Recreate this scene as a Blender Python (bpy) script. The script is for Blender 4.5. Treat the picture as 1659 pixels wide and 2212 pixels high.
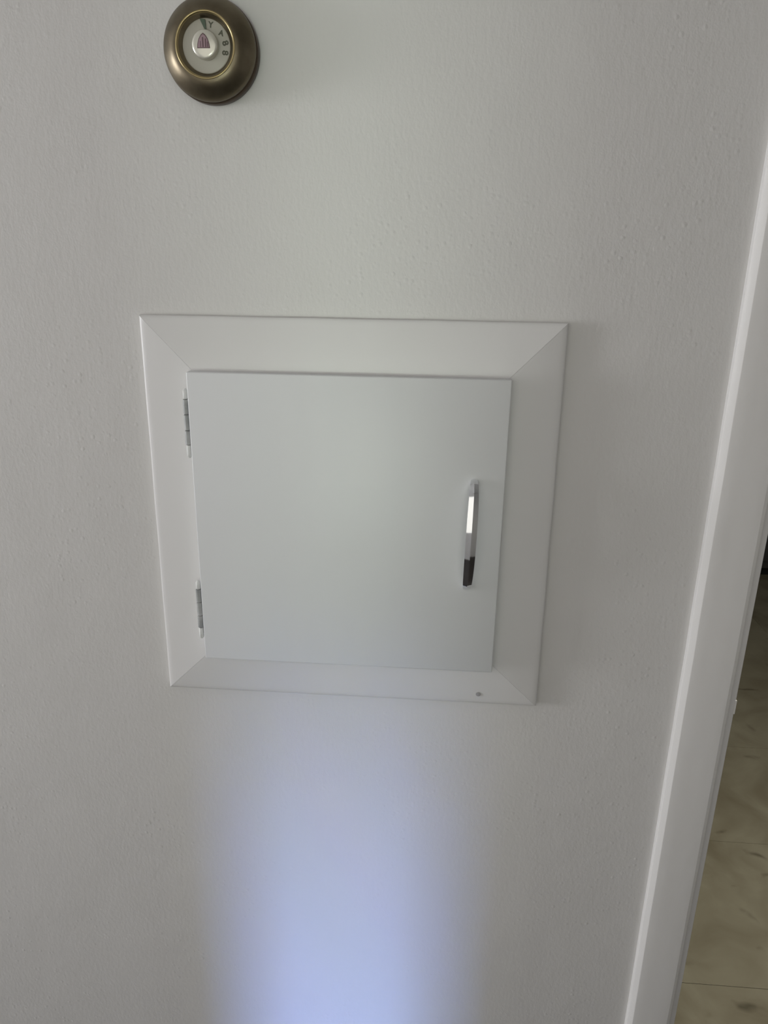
import bpy, bmesh, math, random
from mathutils import Vector, Matrix
for o in list(bpy.data.objects):
    bpy.data.objects.remove(o)
SC = bpy.context.scene
COL = SC.collection
R = math.radians
random.seed(5)

# ------------------------------------------------------------ camera
cd = bpy.data.cameras.new('camera')
cam = bpy.data.objects.new('camera', cd); COL.objects.link(cam)
cd.sensor_fit = 'HORIZONTAL'; cd.sensor_width = 36; cd.lens = 36*1561.4/1659
cd.clip_start = 0.02
rx = Vector((.99719453, .07332749, .01503816)); up = Vector((-.03707766, .30935219, .95022443)); fw = Vector((-.06502549, .94811619, -.31120312))
cam.matrix_world = Matrix(((rx.x, up.x, -fw.x, .329), (rx.y, up.y, -fw.y, -.80), (rx.z, up.z, -fw.z, .0448), (0, 0, 0, 1)))
SC.camera = cam

# ------------------------------------------------------------ world, lights, exposure
w = bpy.data.worlds.new('world'); SC.world = w; w.use_nodes = True
w.node_tree.nodes['Background'].inputs[0].default_value = (.75, .82, .9, 1)
w.node_tree.nodes['Background'].inputs[1].default_value = 1.0
SC.view_settings.view_transform = 'Standard'; SC.view_settings.look = 'None'
SC.view_settings.gamma = 1; SC.view_settings.use_curve_mapping = False
SC.view_settings.exposure = 0.09

def area(name, loc, target, sx, sy, power, col, spread=180):
    l = bpy.data.lights.new(name, 'AREA'); l.shape = 'RECTANGLE'; l.size = sx; l.size_y = sy
    l.energy = power; l.color = col; l.spread = R(spread)
    o = bpy.data.objects.new(name, l); COL.objects.link(o)
    o.location = loc
    o.rotation_euler = (Vector(target)-Vector(loc)).to_track_quat('-Z', 'Y').to_euler()
    return o
# daylight through the window at the left end of the hall
area('hall_window_light', (-4.35, -.98, -.18), (.3, -.15, -.45), .75, 1.2, 78, (.93, .93, .96))
# added soft fill lamp behind the camera, evens out the wall
area('back_fill_light', (.14, -1.47, -.12), (.22, 0, -.3), 1.4, 1.6, 5.5, (1, .97, .885))
# light of the garden (green, thrown up) and of the sky (blue, coming down) reaching the hall through the added slit
area('garden_light', (.20, -4.2, -.75), (.215, -1.5, -.24), .42, .5, 1.6, (.84, 1, .84), 46)
area('sky_light', (.212, -4.2, .95), (.215, -1.5, -.50), .26, .3, 3.0, (.34, .47, 1), 21)
# added mid-air lamp that lights the floor beyond the doorway
area('far_room_fill', (1.15, .40, .35), (1.1, .35, -1.3), .4, .3, 7.9, (1, .97, .84))

# ------------------------------------------------------------ materials
def mat(name, base, rough=.5, metal=0, bump=None, var=None, coat=0, spec=.5):
    m = bpy.data.materials.new(name); m.use_nodes = True
    nt = m.node_tree; b = nt.nodes['Principled BSDF']
    b.inputs['Base Color'].default_value = (*base, 1); b.inputs['Roughness'].default_value = rough
    b.inputs['Metallic'].default_value = metal; b.inputs['Coat Weight'].default_value = coat
    b.inputs['Specular IOR Level'].default_value = spec
    N, L = nt.nodes.new, nt.links.new
    tc = N('ShaderNodeTexCoord')
    if var:                                    # (scale, amount, second colour)
        n = N('ShaderNodeTexNoise'); n.inputs['Scale'].default_value = var[0]; n.inputs['Detail'].default_value = 5
        L(tc.outputs['Object'], n.inputs['Vector'])
        mr = N('ShaderNodeMapRange'); mr.inputs[1].default_value = .35; mr.inputs[2].default_value = .7
        mr.inputs[3].default_value = 0; mr.inputs[4].default_value = var[1]
        L(n.outputs['Fac'], mr.inputs[0])
        mx = N('ShaderNodeMix'); mx.data_type = 'RGBA'
        mx.inputs[6].default_value = (*base, 1); mx.inputs[7].default_value = (*var[2], 1)
        L(mr.outputs[0], mx.inputs[0]); L(mx.outputs[2], b.inputs['Base Color'])
    if bump:                                   # list of (scale, distance, stretch_z)
        prev = None
        for sc, dist, st in bump:
            mp = N('ShaderNodeMapping'); mp.inputs['Scale'].default_value = (1, 1, st)
            L(tc.outputs['Object'], mp.inputs['Vector'])
            n = N('ShaderNodeTexNoise'); n.inputs['Scale'].default_value = sc; n.inputs['Detail'].default_value = 3
            L(mp.outputs[0], n.inputs['Vector'])
            bp = N('ShaderNodeBump'); bp.inputs['Strength'].default_value = 1; bp.inputs['Distance'].default_value = dist
            L(n.outputs['Fac'], bp.inputs['Height'])
            if prev: L(prev.outputs[0], bp.inputs['Normal'])
            prev = bp
        L(prev.outputs[0], b.inputs['Normal'])
    return m

def wall_paint():
    """rolled wall paint: fine orange peel, soft swells and sparse specks of grit under the paint"""
    m = mat('wall_paint', (.685, .675, .66), .48, bump=[(9, .0018, 1), (210, .00032, .55), (600, .00012, .8)], spec=.4)
    nt = m.node_tree; N, L = nt.nodes.new, nt.links.new
    b = nt.nodes['Principled BSDF']; last = b.inputs['Normal'].links[0].from_node
    tc = next(n for n in nt.nodes if n.type == 'TEX_COORD')
    # grit: small voronoi cells, only where a broad noise allows
    v = N('ShaderNodeTexVoronoi'); v.inputs['Scale'].default_value = 150; L(tc.outputs['Object'], v.inputs['Vector'])
    r1 = N('ShaderNodeMapRange'); r1.inputs[1].default_value = .0; r1.inputs[2].default_value = .42; r1.inputs[3].default_value = 1; r1.inputs[4].default_value = 0
    L(v.outputs['Distance'], r1.inputs[0])
    n = N('ShaderNodeTexNoise'); n.inputs['Scale'].default_value = 6; n.inputs['Detail'].default_value = 2; L(tc.outputs['Object'], n.inputs['Vector'])
    r2 = N('ShaderNodeMapRange'); r2.inputs[1].default_value = .42; r2.inputs[2].default_value = .64; L(n.outputs['Fac'], r2.inputs[0])
    sp = N('ShaderNodeSeparateColor'); L(v.outputs['Color'], sp.inputs[0])
    r3 = N('ShaderNodeMapRange'); r3.inputs[1].default_value = .45; r3.inputs[2].default_value = .9; L(sp.outputs[0], r3.inputs[0])
    m1 = N('ShaderNodeMath'); m1.operation = 'MULTIPLY'; L(r1.outputs[0], m1.inputs[0]); L(r2.outputs[0], m1.inputs[1])
    m2 = N('ShaderNodeMath'); m2.operation = 'MULTIPLY'; L(m1.outputs[0], m2.inputs[0]); L(r3.outputs[0], m2.inputs[1])
    bp = N('ShaderNodeBump'); bp.inputs['Distance'].default_value = .0004; bp.inputs['Strength'].default_value = 1
    L(m2.outputs[0], bp.inputs['Height']); L(last.outputs[0], bp.inputs['Normal']); L(bp.outputs[0], b.inputs['Normal'])
    return m

def tile_mat():
    m = mat('marbled_vinyl', (.36, .32, .235), .38, spec=.4)
    nt = m.node_tree; N, L = nt.nodes.new, nt.links.new; b = nt.nodes['Principled BSDF']
    g = N('ShaderNodeNewGeometry')
    n = N('ShaderNodeTexNoise'); n.inputs['Scale'].default_value = 7; n.inputs['Detail'].default_value = 7; n.inputs['Distortion'].default_value = .6
    L(g.outputs['Position'], n.inputs['Vector'])
    cr = N('ShaderNodeValToRGB'); e = cr.color_ramp.elements
    e[0].position = .32; e[0].color = (.27, .235, .165, 1); e[1].position = .68; e[1].color = (.40, .365, .275, 1)
    L(n.outputs['Fac'], cr.inputs[0])
    # dark streaks: warped voronoi edges broken up by noise
    n2 = N('ShaderNodeTexNoise'); n2.inputs['Scale'].default_value = 3.2; n2.inputs['Detail'].default_value = 4; L(g.outputs['Position'], n2.inputs['Vector'])
    ad = N('ShaderNodeMix'); ad.data_type = 'VECTOR'; ad.inputs[0].default_value = .18
    L(g.outputs['Position'], ad.inputs[4]); L(n2.outputs['Color'], ad.inputs[5])
    mp = N('ShaderNodeMapping'); mp.inputs['Rotation'].default_value = (0, 0, .5); mp.inputs['Scale'].default_value = (4.2, 8.5, 1); L(ad.outputs[1], mp.inputs['Vector'])
    v = N('ShaderNodeTexVoronoi'); v.feature = 'DISTANCE_TO_EDGE'; v.inputs['Scale'].default_value = 1.0; L(mp.outputs[0], v.inputs['Vector'])
    r1 = N('ShaderNodeMapRange'); r1.inputs[1].default_value = .0; r1.inputs[2].default_value = .045; r1.inputs[3].default_value = 1; r1.inputs[4].default_value = 0; L(v.outputs['Distance'], r1.inputs[0])
    n3 = N('ShaderNodeTexNoise'); n3.inputs['Scale'].default_value = 11; n3.inputs['Detail'].default_value = 3; L(g.outputs['Position'], n3.inputs['Vector'])
    r2 = N('ShaderNodeMapRange'); r2.inputs[1].default_value = .56; r2.inputs[2].default_value = .68; L(n3.outputs['Fac'], r2.inputs[0])
    mm = N('ShaderNodeMath'); mm.operation = 'MULTIPLY'; L(r1.outputs[0], mm.inputs[0]); L(r2.outputs[0], mm.inputs[1])
    m3 = N('ShaderNodeMath'); m3.operation = 'MULTIPLY'; m3.inputs[1].default_value = .75; L(mm.outputs[0], m3.inputs[0])
    mx = N('ShaderNodeMix'); mx.data_type = 'RGBA'; mx.inputs[7].default_value = (.10, .085, .055, 1)
    L(cr.outputs[0], mx.inputs[6]); L(m3.outputs[0], mx.inputs[0]); L(mx.outputs[2], b.inputs['Base Color'])
    bp = N('ShaderNodeBump'); bp.inputs['Distance'].default_value = .0006; L(n.outputs['Fac'], bp.inputs['Height']); L(bp.outputs[0], b.inputs['Normal'])
    return m

M_WALL = wall_paint()
M_TRIM = mat('semigloss_trim_paint', (.725, .715, .71), .36, bump=[(14, .0012, .5), (260, .00006, .35)], spec=.45)
M_CASE = mat('casing_paint', (.79, .78, .765), .36, bump=[(22, .0011, .5), (260, .00006, .35)], spec=.45)
M_DOOR = mat('door_paint', (.69, .695, .705), .42, bump=[(7, .0016, 1), (330, .00007, 1)], spec=.45)
M_CEIL = mat('ceiling_paint', (.7, .7, .69), .7)
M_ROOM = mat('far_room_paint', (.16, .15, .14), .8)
M_HFLOOR = mat('dark_floor', (.022, .018, .017), .5, var=(9, .7, (.035, .028, .024)))
M_GAP = mat('gap_shade', (.12, .12, .11), .8)
M_CHROME = mat('chrome', (.86, .87, .89), .06, 1, bump=[(60, .00006, 1)])
M_HINGE = mat('worn_zinc', (.27, .28, .28), .5, .2, bump=[(180, .0003, 1)], var=(60, .75, (.50, .50, .49)))
M_FILL = mat('grey_filler', (.36, .35, .36), .7)
M_HPAINT = mat('chipped_hinge_paint', (.66, .665, .65), .45, bump=[(150, .0008, 1)])
M_BRASS = mat('tarnished_brass', (.185, .155, .105), .36, .85, bump=[(35, .0006, 1)], var=(42, .8, (.10, .082, .052)))
M_BRASSP = mat('bright_brass', (.36, .29, .15), .3, 1, bump=[(70, .0005, 1)])
M_BRONZE = mat('dark_bronze_back', (.075, .052, .035), .38, .7)
M_DIAL = mat('dial_enamel', (.46, .44, .38), .42)
M_KNOB = mat('silvered_knob', (.66, .64, .56), .25, .45, coat=.6)
M_INK = mat('faded_dark_ink', (.10, .10, .07), .6)
M_PTR = mat('green_pointer', (.07, .10, .065), .45)
M_PINK = mat('faded_plum_emblem', (.33, .22, .25), .45)
M_PLUM = mat('dark_plum_line', (.12, .07, .075), .5)
M_TILE = tile_mat()
M_JOINT = mat('dark_joint', (.12, .10, .07), .9)
M_CAB = mat('dark_grey_enamel', (.07, .068, .065), .45)
M_CABK = mat('black_kick', (.01, .01, .01), .7)
M_GLASS = mat('window_glass', (.9, .95, 1), .02)
M_GLASS.node_tree.nodes['Principled BSDF'].inputs['Transmission Weight'].default_value = 1

# ------------------------------------------------------------ helpers
def link(name, bm, m, parent=None, smooth=False, loc=None):
    me = bpy.data.meshes.new(name); bmesh.ops.recalc_face_normals(bm, faces=bm.faces); bm.to_mesh(me); bm.free()
    if smooth:
        for p in me.polygons: p.use_smooth = True
    me.materials.append(m)
    o = bpy.data.objects.new(name, me); COL.objects.link(o)
    if parent: o.parent = parent
    if loc: o.location = loc
    return o
def add_box(bm, x0, x1, y0, y1, z0, z1):
    vs = [bm.verts.new((x, y, z)) for x in (x0, x1) for y in (y0, y1) for z in (z0, z1)]
    for f in ((0,1,3,2), (4,6,7,5), (0,4,5,1), (2,3,7,6), (0,2,6,4), (1,5,7,3)): bm.faces.new([vs[i] for i in f])
def box(name, x0, x1, y0, y1, z0, z1, m, parent=None, bev=0, seg=2):
    bm = bmesh.new(); add_box(bm, x0, x1, y0, y1, z0, z1)
    if bev: bmesh.ops.bevel(bm, geom=bm.edges[:], offset=bev, segments=seg, affect='EDGES', profile=.5)
    return link(name, bm, m, parent, smooth=False)
def struct(o): o['kind'] = 'structure'; return o
def lathe(name, prof, m, parent=None, loc=(0, 0, 0), n=96, close=True):
    """profile (radius, depth towards the viewer = -y) turned about the y axis"""
    bm = bmesh.new(); rings = []
    for r, d in prof:
        if r < 1e-6: rings.append([bm.verts.new((0, -d, 0))])
        else: rings.append([bm.verts.new((r*math.cos(2*math.pi*i/n), -d, r*math.sin(2*math.pi*i/n))) for i in range(n)])
    for a, b in zip(rings, rings[1:]):
        for i in range(n):
            j = (i+1) % n
            if len(a) == 1: bm.faces.new((a[0], b[i], b[j]))
            elif len(b) == 1: bm.faces.new((a[i], a[j], b[0]))
            else: bm.faces.new((a[i], a[j], b[j], b[i]))
    return link(name, bm, m, parent, True, loc)
def plate(name, pts, d0, d1, m, parent=None, loc=(0, 0, 0)):
    """flat outline in x/z pushed out from depth d0 to d1"""
    bm = bmesh.new()
    a = [bm.verts.new((x, -d0, z)) for x, z in pts]; b = [bm.verts.new((x, -d1, z)) for x, z in pts]
    bm.faces.new(a); bm.faces.new(b)
    for i in range(len(pts)):
        j = (i+1) % len(pts); bm.faces.new((a[i], a[j], b[j], b[i]))
    return link(name, bm, m, parent, False, loc)
def empty(name, loc, label, cat, group=None):
    o = bpy.data.objects.new(name, None); COL.objects.link(o); o.location = loc; o.empty_display_size = .05
    o['label'] = label; o['category'] = cat
    if group: o['group'] = group
    return o

FZ = -1.305          # floor level
CZ = 1.13            # ceiling level
JX = .7095           # edge of the doorway in the wall

# ------------------------------------------------------------ setting
bm = bmesh.new()
add_box(bm, -4.5, JX, 0, .115, FZ, CZ); add_box(bm, JX+.80, 2.6, 0, .115, FZ, CZ); add_box(bm, JX, JX+.80, 0, .115, .74, CZ)
struct(link('wall_front', bm, M_WALL))
SL0, SL1 = .125, .31          # slit behind the camera, shaped to cast the bright stripe
bm = bmesh.new()
add_box(bm, -4.5, SL0, -1.6, -1.5, FZ, CZ); add_box(bm, SL1+.56, 2.6, -1.6, -1.5, FZ, CZ); add_box(bm, SL0, SL1+.56, -1.6, -1.5, .74, CZ)
struct(link('wall_back', bm, M_WALL))
d2 = struct(box('light_blocker', SL1, SL1+.555, -1.565, -1.53, FZ+.008, .735, M_DOOR, bev=.002))  # added door out of view, blocks light to shape the stripe
for k in range(3):
    box('door_panel', SL1+.09, SL1+.465, -1.528, -1.5305, FZ+.18+k*.63, FZ+.68+k*.63, M_DOOR, d2, bev=.001)
bm = bmesh.new()
add_box(bm, -4.62, -4.5, -1.6, -1.30, FZ, CZ); add_box(bm, -4.62, -4.5, -.30, .115, FZ, CZ)
add_box(bm, -4.62, -4.5, -1.30, -.30, FZ, -.45); add_box(bm, -4.62, -4.5, -1.30, -.30, .95, CZ)
struct(link('wall_left', bm, M_WALL))
bm = bmesh.new(); add_box(bm, 2.6, 2.72, -4.5, .115, FZ, CZ)
struct(link('wall_right', bm, M_WALL))
bm = bmesh.new(); add_box(bm, -1.6, 2.6, -4.6, -4.5, FZ, CZ); add_box(bm, -1.7, -1.6, -4.6, -1.6, FZ, CZ)
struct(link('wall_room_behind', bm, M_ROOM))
struct(box('ceiling', -4.62, 3.0, -4.6, 3.3, CZ, CZ+.1, M_CEIL))
bm = bmesh.new()
add_box(bm, -.5, 3.0, 3.2, 3.3, FZ, CZ)
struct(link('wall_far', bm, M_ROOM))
bm = bmesh.new(); add_box(bm, 2.9, 3.0, .115, 3.2, FZ, CZ)
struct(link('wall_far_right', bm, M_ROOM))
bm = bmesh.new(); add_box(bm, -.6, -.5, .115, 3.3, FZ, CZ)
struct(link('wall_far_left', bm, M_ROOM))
# floor: slab with marbled tiles laid in the room beyond the doorway
floor = struct(box('floor', -4.62, 3.0, -4.6, 3.3, FZ-.12, FZ-.003, M_JOINT))
hall = struct(box('floor_hall', -4.5, 2.6, -4.5, .0, FZ-.003, FZ, M_HFLOOR))
tw, th = 1.20, .405
tile_me = None
ys = [.335 + th*k for k in range(-1, 8)]
for yi, y0 in enumerate(ys):
    for xi in range(-1, 3):
        x0 = .50 + tw*xi
        x1 = min(x0+tw, 2.9); x0 = max(x0, -.5); ya = max(y0, .002); y1 = min(y0+th, 3.2)
        if x1-x0 < .05 or y1-ya < .05: continue
        bm = bmesh.new(); g = .0005
        add_box(bm, x0+g, x1-g, ya+g, y1-g, FZ-.003, FZ+random.uniform(0, .0006))
        t = link('floor_tile', bm, M_TILE, floor)

# window in the left wall
win = struct(box('window_1', -4.60, -4.585, -1.30, -.30, -.45, .95, M_GLASS))
for a in ((-4.61, -4.56, -1.30, -1.25, -.45, .95), (-4.61, -4.56, -.35, -.30, -.45, .95), (-4.61, -4.56, -1.25, -.35, -.45, -.40), (-4.61, -4.56, -1.25, -.35, .90, .95), (-4.61, -4.56, -1.25, -.35, .23, .27)):
    box('window_frame', *a, M_TRIM, win)

# door casing and jamb at the doorway on the right
def extrude_z(name, prof, z0, z1, m, parent=None, nz=60, wob=0, smooth=True, seed=0):
    rnd = random.Random(seed); bm = bmesh.new(); rows = []
    ph = [(rnd.uniform(0, 6.3), rnd.uniform(9, 60), rnd.uniform(.3, 1)) for _ in range(5)]
    for k in range(nz+1):
        z = z0+(z1-z0)*k/nz; d = wob*sum(a*math.sin(f*z+p) for p, f, a in ph)/3
        rows.append([bm.verts.new((x+d, y, z)) for x, y in prof])
    for a, b in zip(rows, rows[1:]):
        for i in range(len(prof)):
            j = (i+1) % len(prof); bm.faces.new((a[i], a[j], b[j], b[i]))
    bm.faces.new(rows[0]); bm.faces.new(rows[-1])
    o = link(name, bm, m, parent, smooth)
    return o
def smooth_angle(o, deg=35):
    me = o.data
    for p in me.polygons: p.use_smooth = True
    me.set_sharp_from_angle(angle=R(deg))
case_prof = [(.6398, .0), (.6397, -.0062), (.6403, -.0074), (.6450, -.0117), (.6462, -.0124), (.6480, -.0127),
             (.660, -.0129), (.675, -.0129), (.688, -.0127), (.694, -.0123), (.6975, -.0110), (.6995, -.0085), (.7003, -.0050), (.7005, 0)]
c = struct(extrude_z('trim_1', case_prof, FZ, .80, M_CASE, nz=240, wob=.0003)); smooth_angle(c, 16)
mir = [(2*(JX+.40)-x, y) for x, y in case_prof]
c2 = struct(extrude_z('trim_2', mir, FZ, .80, M_CASE, nz=10)); smooth_angle(c2, 60)
struct(box('trim_3', .640, 2*(JX+.40)-.640, -.0126, 0, .742, .80, M_CASE, bev=.002))
# jambs line the opening, their front edges flush with the wall
jamb = struct(box('door_1', JX-.008, JX+.0005, -.0012, .117, FZ, .74, M_TRIM, bev=.0011))
box('jamb', JX+.7995, JX+.808, -.0012, .117, FZ, .74, M_TRIM, jamb, bev=.001)
box('jamb', JX+.0005, JX+.7995, -.0012, .117, .731, .74, M_TRIM, jamb, bev=.001)
box('strike_plate', JX-.0012, JX+.0012, -.0022, .03, -.462, -.443, M_CASE, jamb, bev=.0004)
# small dark spot on the casing
lathe('casing_spot', [(0, .0002), (.003, .0002), (.0036, 0)], M_HINGE, c, (.672, -.0131, -.012), 20)

# ------------------------------------------------------------ thermostat
T = empty('thermostat', (.1002, 0, .2487), 'round tarnished brass thermostat dial mounted on the white wall above the hatch', 'thermostat')
lathe('base_ring', [(0, 0), (.0440, 0), (.0452, .0006), (.0457, .0018), (.0457, .0118), (.0450, .0126), (.0430, .0128)], M_BRONZE, T)
lathe('cover', [(.0430, .0118), (.0444, .0126), (.0450, .0136), (.0451, .0155), (.0447, .0176), (.0434, .0197), (.0412, .0222), (.0384, .0250), (.0355, .0274), (.0326, .0292),
                (.0300, .0302), (.0288, .0304)], M_BRASS, T)
lathe('rim_ring', [(.0289, .0296), (.0288, .0306), (.0280, .0310), (.0270, .0306), (.0262, .0294)], M_BRASSP, T)
lathe('recess', [(.0266, .0298), (.0256, .0285), (.0244, .0268), (.0236, .0258), (.0228, .0254)], M_BRASS, T)
dial = lathe('dial_face', [(0, .0262), (.0222, .0262), (.0230, .0258), (.0232, .0246)], M_DIAL, T)
knob = lathe('knob', [(.0123, .0262), (.0125, .0302), (.0123, .0318), (.0115, .0327), (.0090, .0332), (0, .0335)], M_KNOB, T)
# green pointer: wedge from the knob outwards to upper left
plate('pointer', [(-.0002, .0128), (.0010, .0135), (.0004, .0215), (-.0048, .0222)], .0262, .0280, M_PTR, T)
# printed marks on the dial
def glyph(txt, ang, r, size, rot=0):
    cu = bpy.data.curves.new('scale_mark', 'FONT'); cu.body = txt; cu.size = size; cu.align_x = 'CENTER'; cu.align_y = 'CENTER'
    cu.offset = .00030; cu.extrude = .00008
    tmp = bpy.data.objects.new('tmp', cu); COL.objects.link(tmp)
    dg = bpy.context.evaluated_depsgraph_get(); me = bpy.data.meshes.new_from_object(tmp.evaluated_get(dg))
    bpy.data.objects.remove(tmp)
    o = bpy.data.objects.new('scale_mark', me); COL.objects.link(o); me.materials.clear(); me.materials.append(M_INK)
    o.parent = dial
    o.location = (r*math.sin(R(ang)), -.0263, r*math.cos(R(ang)))
    o.rotation_euler = (R(90), R(rot), 0)
glyph('Y', 17, .0180, .0066, 8)
glyph('A', 55, .0182, .0062, 18)
glyph('8', 83, .0184, .0080, 75)
glyph('8', 108, .0186, .0080, 95)
# emblem printed on the knob
def arch(s, ox=0, oz=0):
    L_ = [(-.0062, -.0052), (-.0058, -.0018), (-.0044, .0026), (-.0022, .0058), (0, .0074)]
    p = L_ + [(-x, z) for x, z in reversed(L_[:-1])]
    return [(x*s+ox, z*s+oz) for x, z in p]
e0 = plate('emblem_outline', arch(1.0, -.0006, .0016), .0330, .03355, M_PLUM, knob)
e1 = plate('emblem', arch(.86, -.0006, .0015), .0330, .0337, M_PINK, knob)
for bx, hh, hw in ((-.0010, .0042, .00055), (.0016, .0030, .0005), (.0034, .0004, .0004), (-.0034, .0010, .0003)):
    plate('emblem_line', [(bx-hw, -.0028), (bx+hw, -.0028), (bx+hw, hh+.0012), (bx-hw, hh+.0012)], .0330, .03378, M_PLUM, knob)

# ------------------------------------------------------------ hatch in the wall
H = empty('access_hatch', (.236, 0, -.232), 'white painted square wall hatch with mitred frame, hinged door and bow pull', 'hatch')
H_off = Vector((-.236, 0, .232))
def hatchify(o):
    o.location = Vector(o.location)+H_off; return o
FO = [(.0040, .0), (.4650, -.0002), (.4680, -.4617), (.0025, -.4624)]   # outer corners as the carpenter left them
wdt = .068
FI = [(FO[0][0]+wdt, FO[0][1]-wdt), (FO[1][0]-wdt, FO[1][1]-wdt), (FO[2][0]-wdt, FO[2][1]+wdt), (FO[3][0]+wdt, FO[3][1]+wdt)]
# board section: t across the board (0 outer .. 1 inner), depth
sec = [(0, 0), (0, .0072), (.012, .0084), (.035, .0092), (.10, .0100), (.45, .0126), (.80, .0150), (1.0, .0160), (1.0, 0)]
def board(k, joint=.0001):
    a0, a1 = Vector(FO[k]), Vector(FO[(k+1) % 4]); b0, b1 = Vector(FI[k]), Vector(FI[(k+1) % 4])
    bm = bmesh.new(); rows = []; n = 40; rnd = random.Random(k+3); ph = rnd.uniform(0, 6)
    for i in range(n+1):
        u = i/n; row = []
        for t, d in sec:
            p0 = a0.lerp(b0, t); p1 = a1.lerp(b1, t); dirv = (p1-p0).normalized()
            p0 = p0+dirv*joint; p1 = p1-dirv*joint
            p = p0.lerp(p1, u)
            wv = .00025*math.sin(u*23+ph)*math.sin(u*math.pi)*(1-t)
            nrm = (Vector(FI[k])-Vector(FO[k])).normalized()
            row.append(bm.verts.new((p.x+nrm.x*wv, -d, p.y+nrm.y*wv)))
        rows.append(row)
    for a, b in zip(rows, rows[1:]):
        for i in range(len(sec)):
            j = (i+1) % len(sec); bm.faces.new((a[i], a[j], b[j], b[i]))
    bm.faces.new(rows[0]); bm.faces.new(rows[-1])
    o = link('frame_board', bm, M_TRIM, H); smooth_angle(o, 30); hatchify(o); return o
bds = [board(k) for k in range(4)]
# nail hole in the lower board
nh = lathe('nail_hole', [(0, .0002), (.0018, .0003), (.0030, 0)], M_FILL, bds[2], (.3955, -.0118, -.447), 16)

# door slab: slightly proud, thin round edges
dx0, dx1, dz0, dz1 = .0590, .4088, -.4056, -.0577
bm = bmesh.new(); add_box(bm, dx0, dx1, -.0292, -.0158, dz0, dz1)
bmesh.ops.bevel(bm, geom=bm.edges[:], offset=.0013, segments=3, affect='EDGES', profile=.5)
door = link('door_panel', bm, M_DOOR, H); smooth_angle(door, 40); hatchify(door)

# bow handle: faceted chrome bar
def handle():
    hx, z_top, z_bot, y0 = .3738, -.1660, -.2985, -.0288
    zc, hl = (z_top+z_bot)/2, (z_top-z_bot)/2
    n = 48; bm = bmesh.new(); rows = []
    def P(s):
        a = math.pi*s; k = 2.15
        cz = math.copysign(abs(math.cos(a))**(2/k), math.cos(a)); sy = abs(math.sin(a))**(2/k)
        return Vector((hx+.0012*(math.cos(a)*-1)*-1, y0+.0015-.0225*sy, zc+hl*.965*cz))
    for i in range(n+1):
        s = .004+.992*i/n
        p = P(s); t = (P(min(s+.004, 1))-P(max(s-.004, 0))).normalized()
        side = Vector((1, 0, 0)); out = side.cross(t).normalized()
        if out.dot(Vector((0, -1, 0))) < 0 and .12 < s < .88: out = -out
        if s <= .12 and out.z < 0: out = -out
        if s >= .88 and out.z > 0: out = -out
        e = math.sin(math.pi*s)**.55
        hw = .0028+.0036*e; tk = .0026+.0010*e
        sec_ = [(-.80*hw, -tk), (-hw, -.1*tk), (-.92*hw, .52*tk), (0*hw, tk), (.92*hw, .52*tk), (hw, -.1*tk), (.80*hw, -tk)]
        rows.append([bm.verts.new(p+side*a+out*b) for a, b in sec_])
    for a, b in zip(rows, rows[1:]):
        for i in range(7):
            j = (i+1) % 7; bm.faces.new((a[i], a[j], b[j], b[i]))
    bm.faces.new(rows[0]); bm.faces.new(rows[-1])
    bmesh.ops.recalc_face_normals(bm, faces=bm.faces)
    o = link('handle', bm, M_CHROME, door); smooth_angle(o, 24)
    o['label'] = 'chrome bow handle'
    return o
handle()

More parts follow.
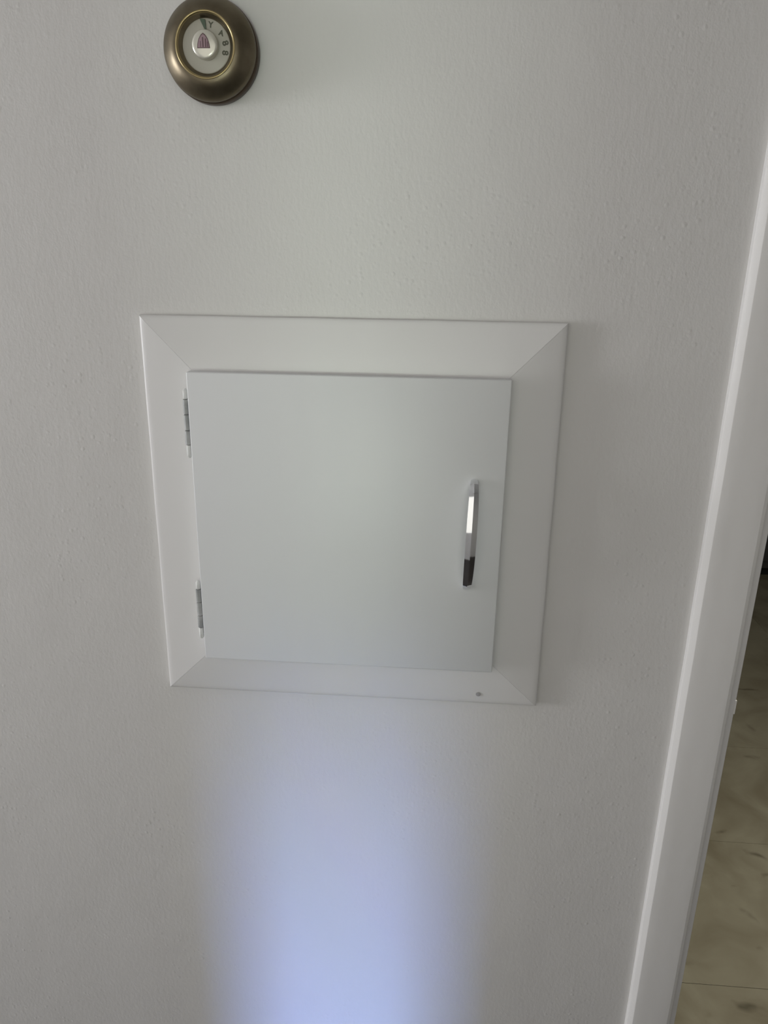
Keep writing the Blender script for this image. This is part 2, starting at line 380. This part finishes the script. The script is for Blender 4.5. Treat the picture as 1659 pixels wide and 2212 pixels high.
# hinges: half painted barrel with knuckles, in the left edge gap
def hinge(zt, zb, cx, dark_from):
    L_ = zt-zb
    leaf = box('hinge', cx-.0036, cx+.0052, -.0190, -.0150, zb+.003, zt-.003, M_HPAINT, H, bev=.0012)
    leaf['label'] = 'half painted steel butt hinge'; hatchify(leaf)
    gp = box('gap_shade_strip', cx+.0024, cx+.0075, -.0205, -.0150, zb+.006, zt-.009, M_GAP, leaf)  # dark strip standing in for the shade between barrel and door
    ks = [0, .13, .36, .60, .82, 1.0]
    for i, (a, b) in enumerate(zip(ks, ks[1:])):
        z1, z0 = zt-a*L_, zt-b*L_
        bm = bmesh.new(); r = .0034 if 0 < i < 4 else .0028
        mt = M_HINGE if 0 < i < 4 else M_HPAINT
        n = 18; rows = []
        hh = z1-z0
        for z, q in ((z0+.0002, .82), (z0+.0008, 1), (z1-.0008, 1), (z1-.0002, .82)):
            rows.append([bm.verts.new((cx+r*q*math.cos(2*math.pi*j/n), -.0205+r*q*math.sin(2*math.pi*j/n), z)) for j in range(n)])
        if i == 0:
            rows.append([bm.verts.new((cx+r*.35*math.cos(2*math.pi*j/n), -.0205+r*.35*math.sin(2*math.pi*j/n), z1+.0018)) for j in range(n)])
        if i == 4:
            rows.insert(0, [bm.verts.new((cx+r*.35*math.cos(2*math.pi*j/n), -.0205+r*.35*math.sin(2*math.pi*j/n), z0-.0016)) for j in range(n)])
        for a_, b_ in zip(rows, rows[1:]):
            for j in range(n):
                k = (j+1) % n; bm.faces.new((a_[j], a_[k], b_[k], b_[j]))
        bm.faces.new(rows[0]); bm.faces.new(rows[-1])
        o = link('knuckle', bm, mt, leaf); smooth_angle(o, 40)
hinge(-.0785, -.1535, .0540, 0)
hinge(-.3075, -.3815, .0533, 0)

# ------------------------------------------------------------ dark cabinet in the room beyond
Cb = empty('cabinet', (2.35, 2.85, FZ), 'dark grey cabinet standing on the tiled floor beyond the doorway', 'cabinet')
bm = bmesh.new(); add_box(bm, -.62, .5, -.33, .3, .05, .95)
bmesh.ops.bevel(bm, geom=[e for e in bm.edges if abs(e.verts[0].co.z-e.verts[1].co.z) > .5], offset=.04, segments=4, affect='EDGES')
link('body', bm, M_CAB, Cb)
box('plinth', -.56, .46, -.29, .28, 0, .05, M_CABK, Cb)
box('top', -.63, .51, -.34, .31, .95, .975, M_CABK, Cb, bev=.004)
box('cabinet_door', -.55, -.07, -.348, -.331, .09, .92, M_CAB, Cb, bev=.003)
box('cabinet_door', -.05, .43, -.348, -.331, .09, .92, M_CAB, Cb, bev=.003)
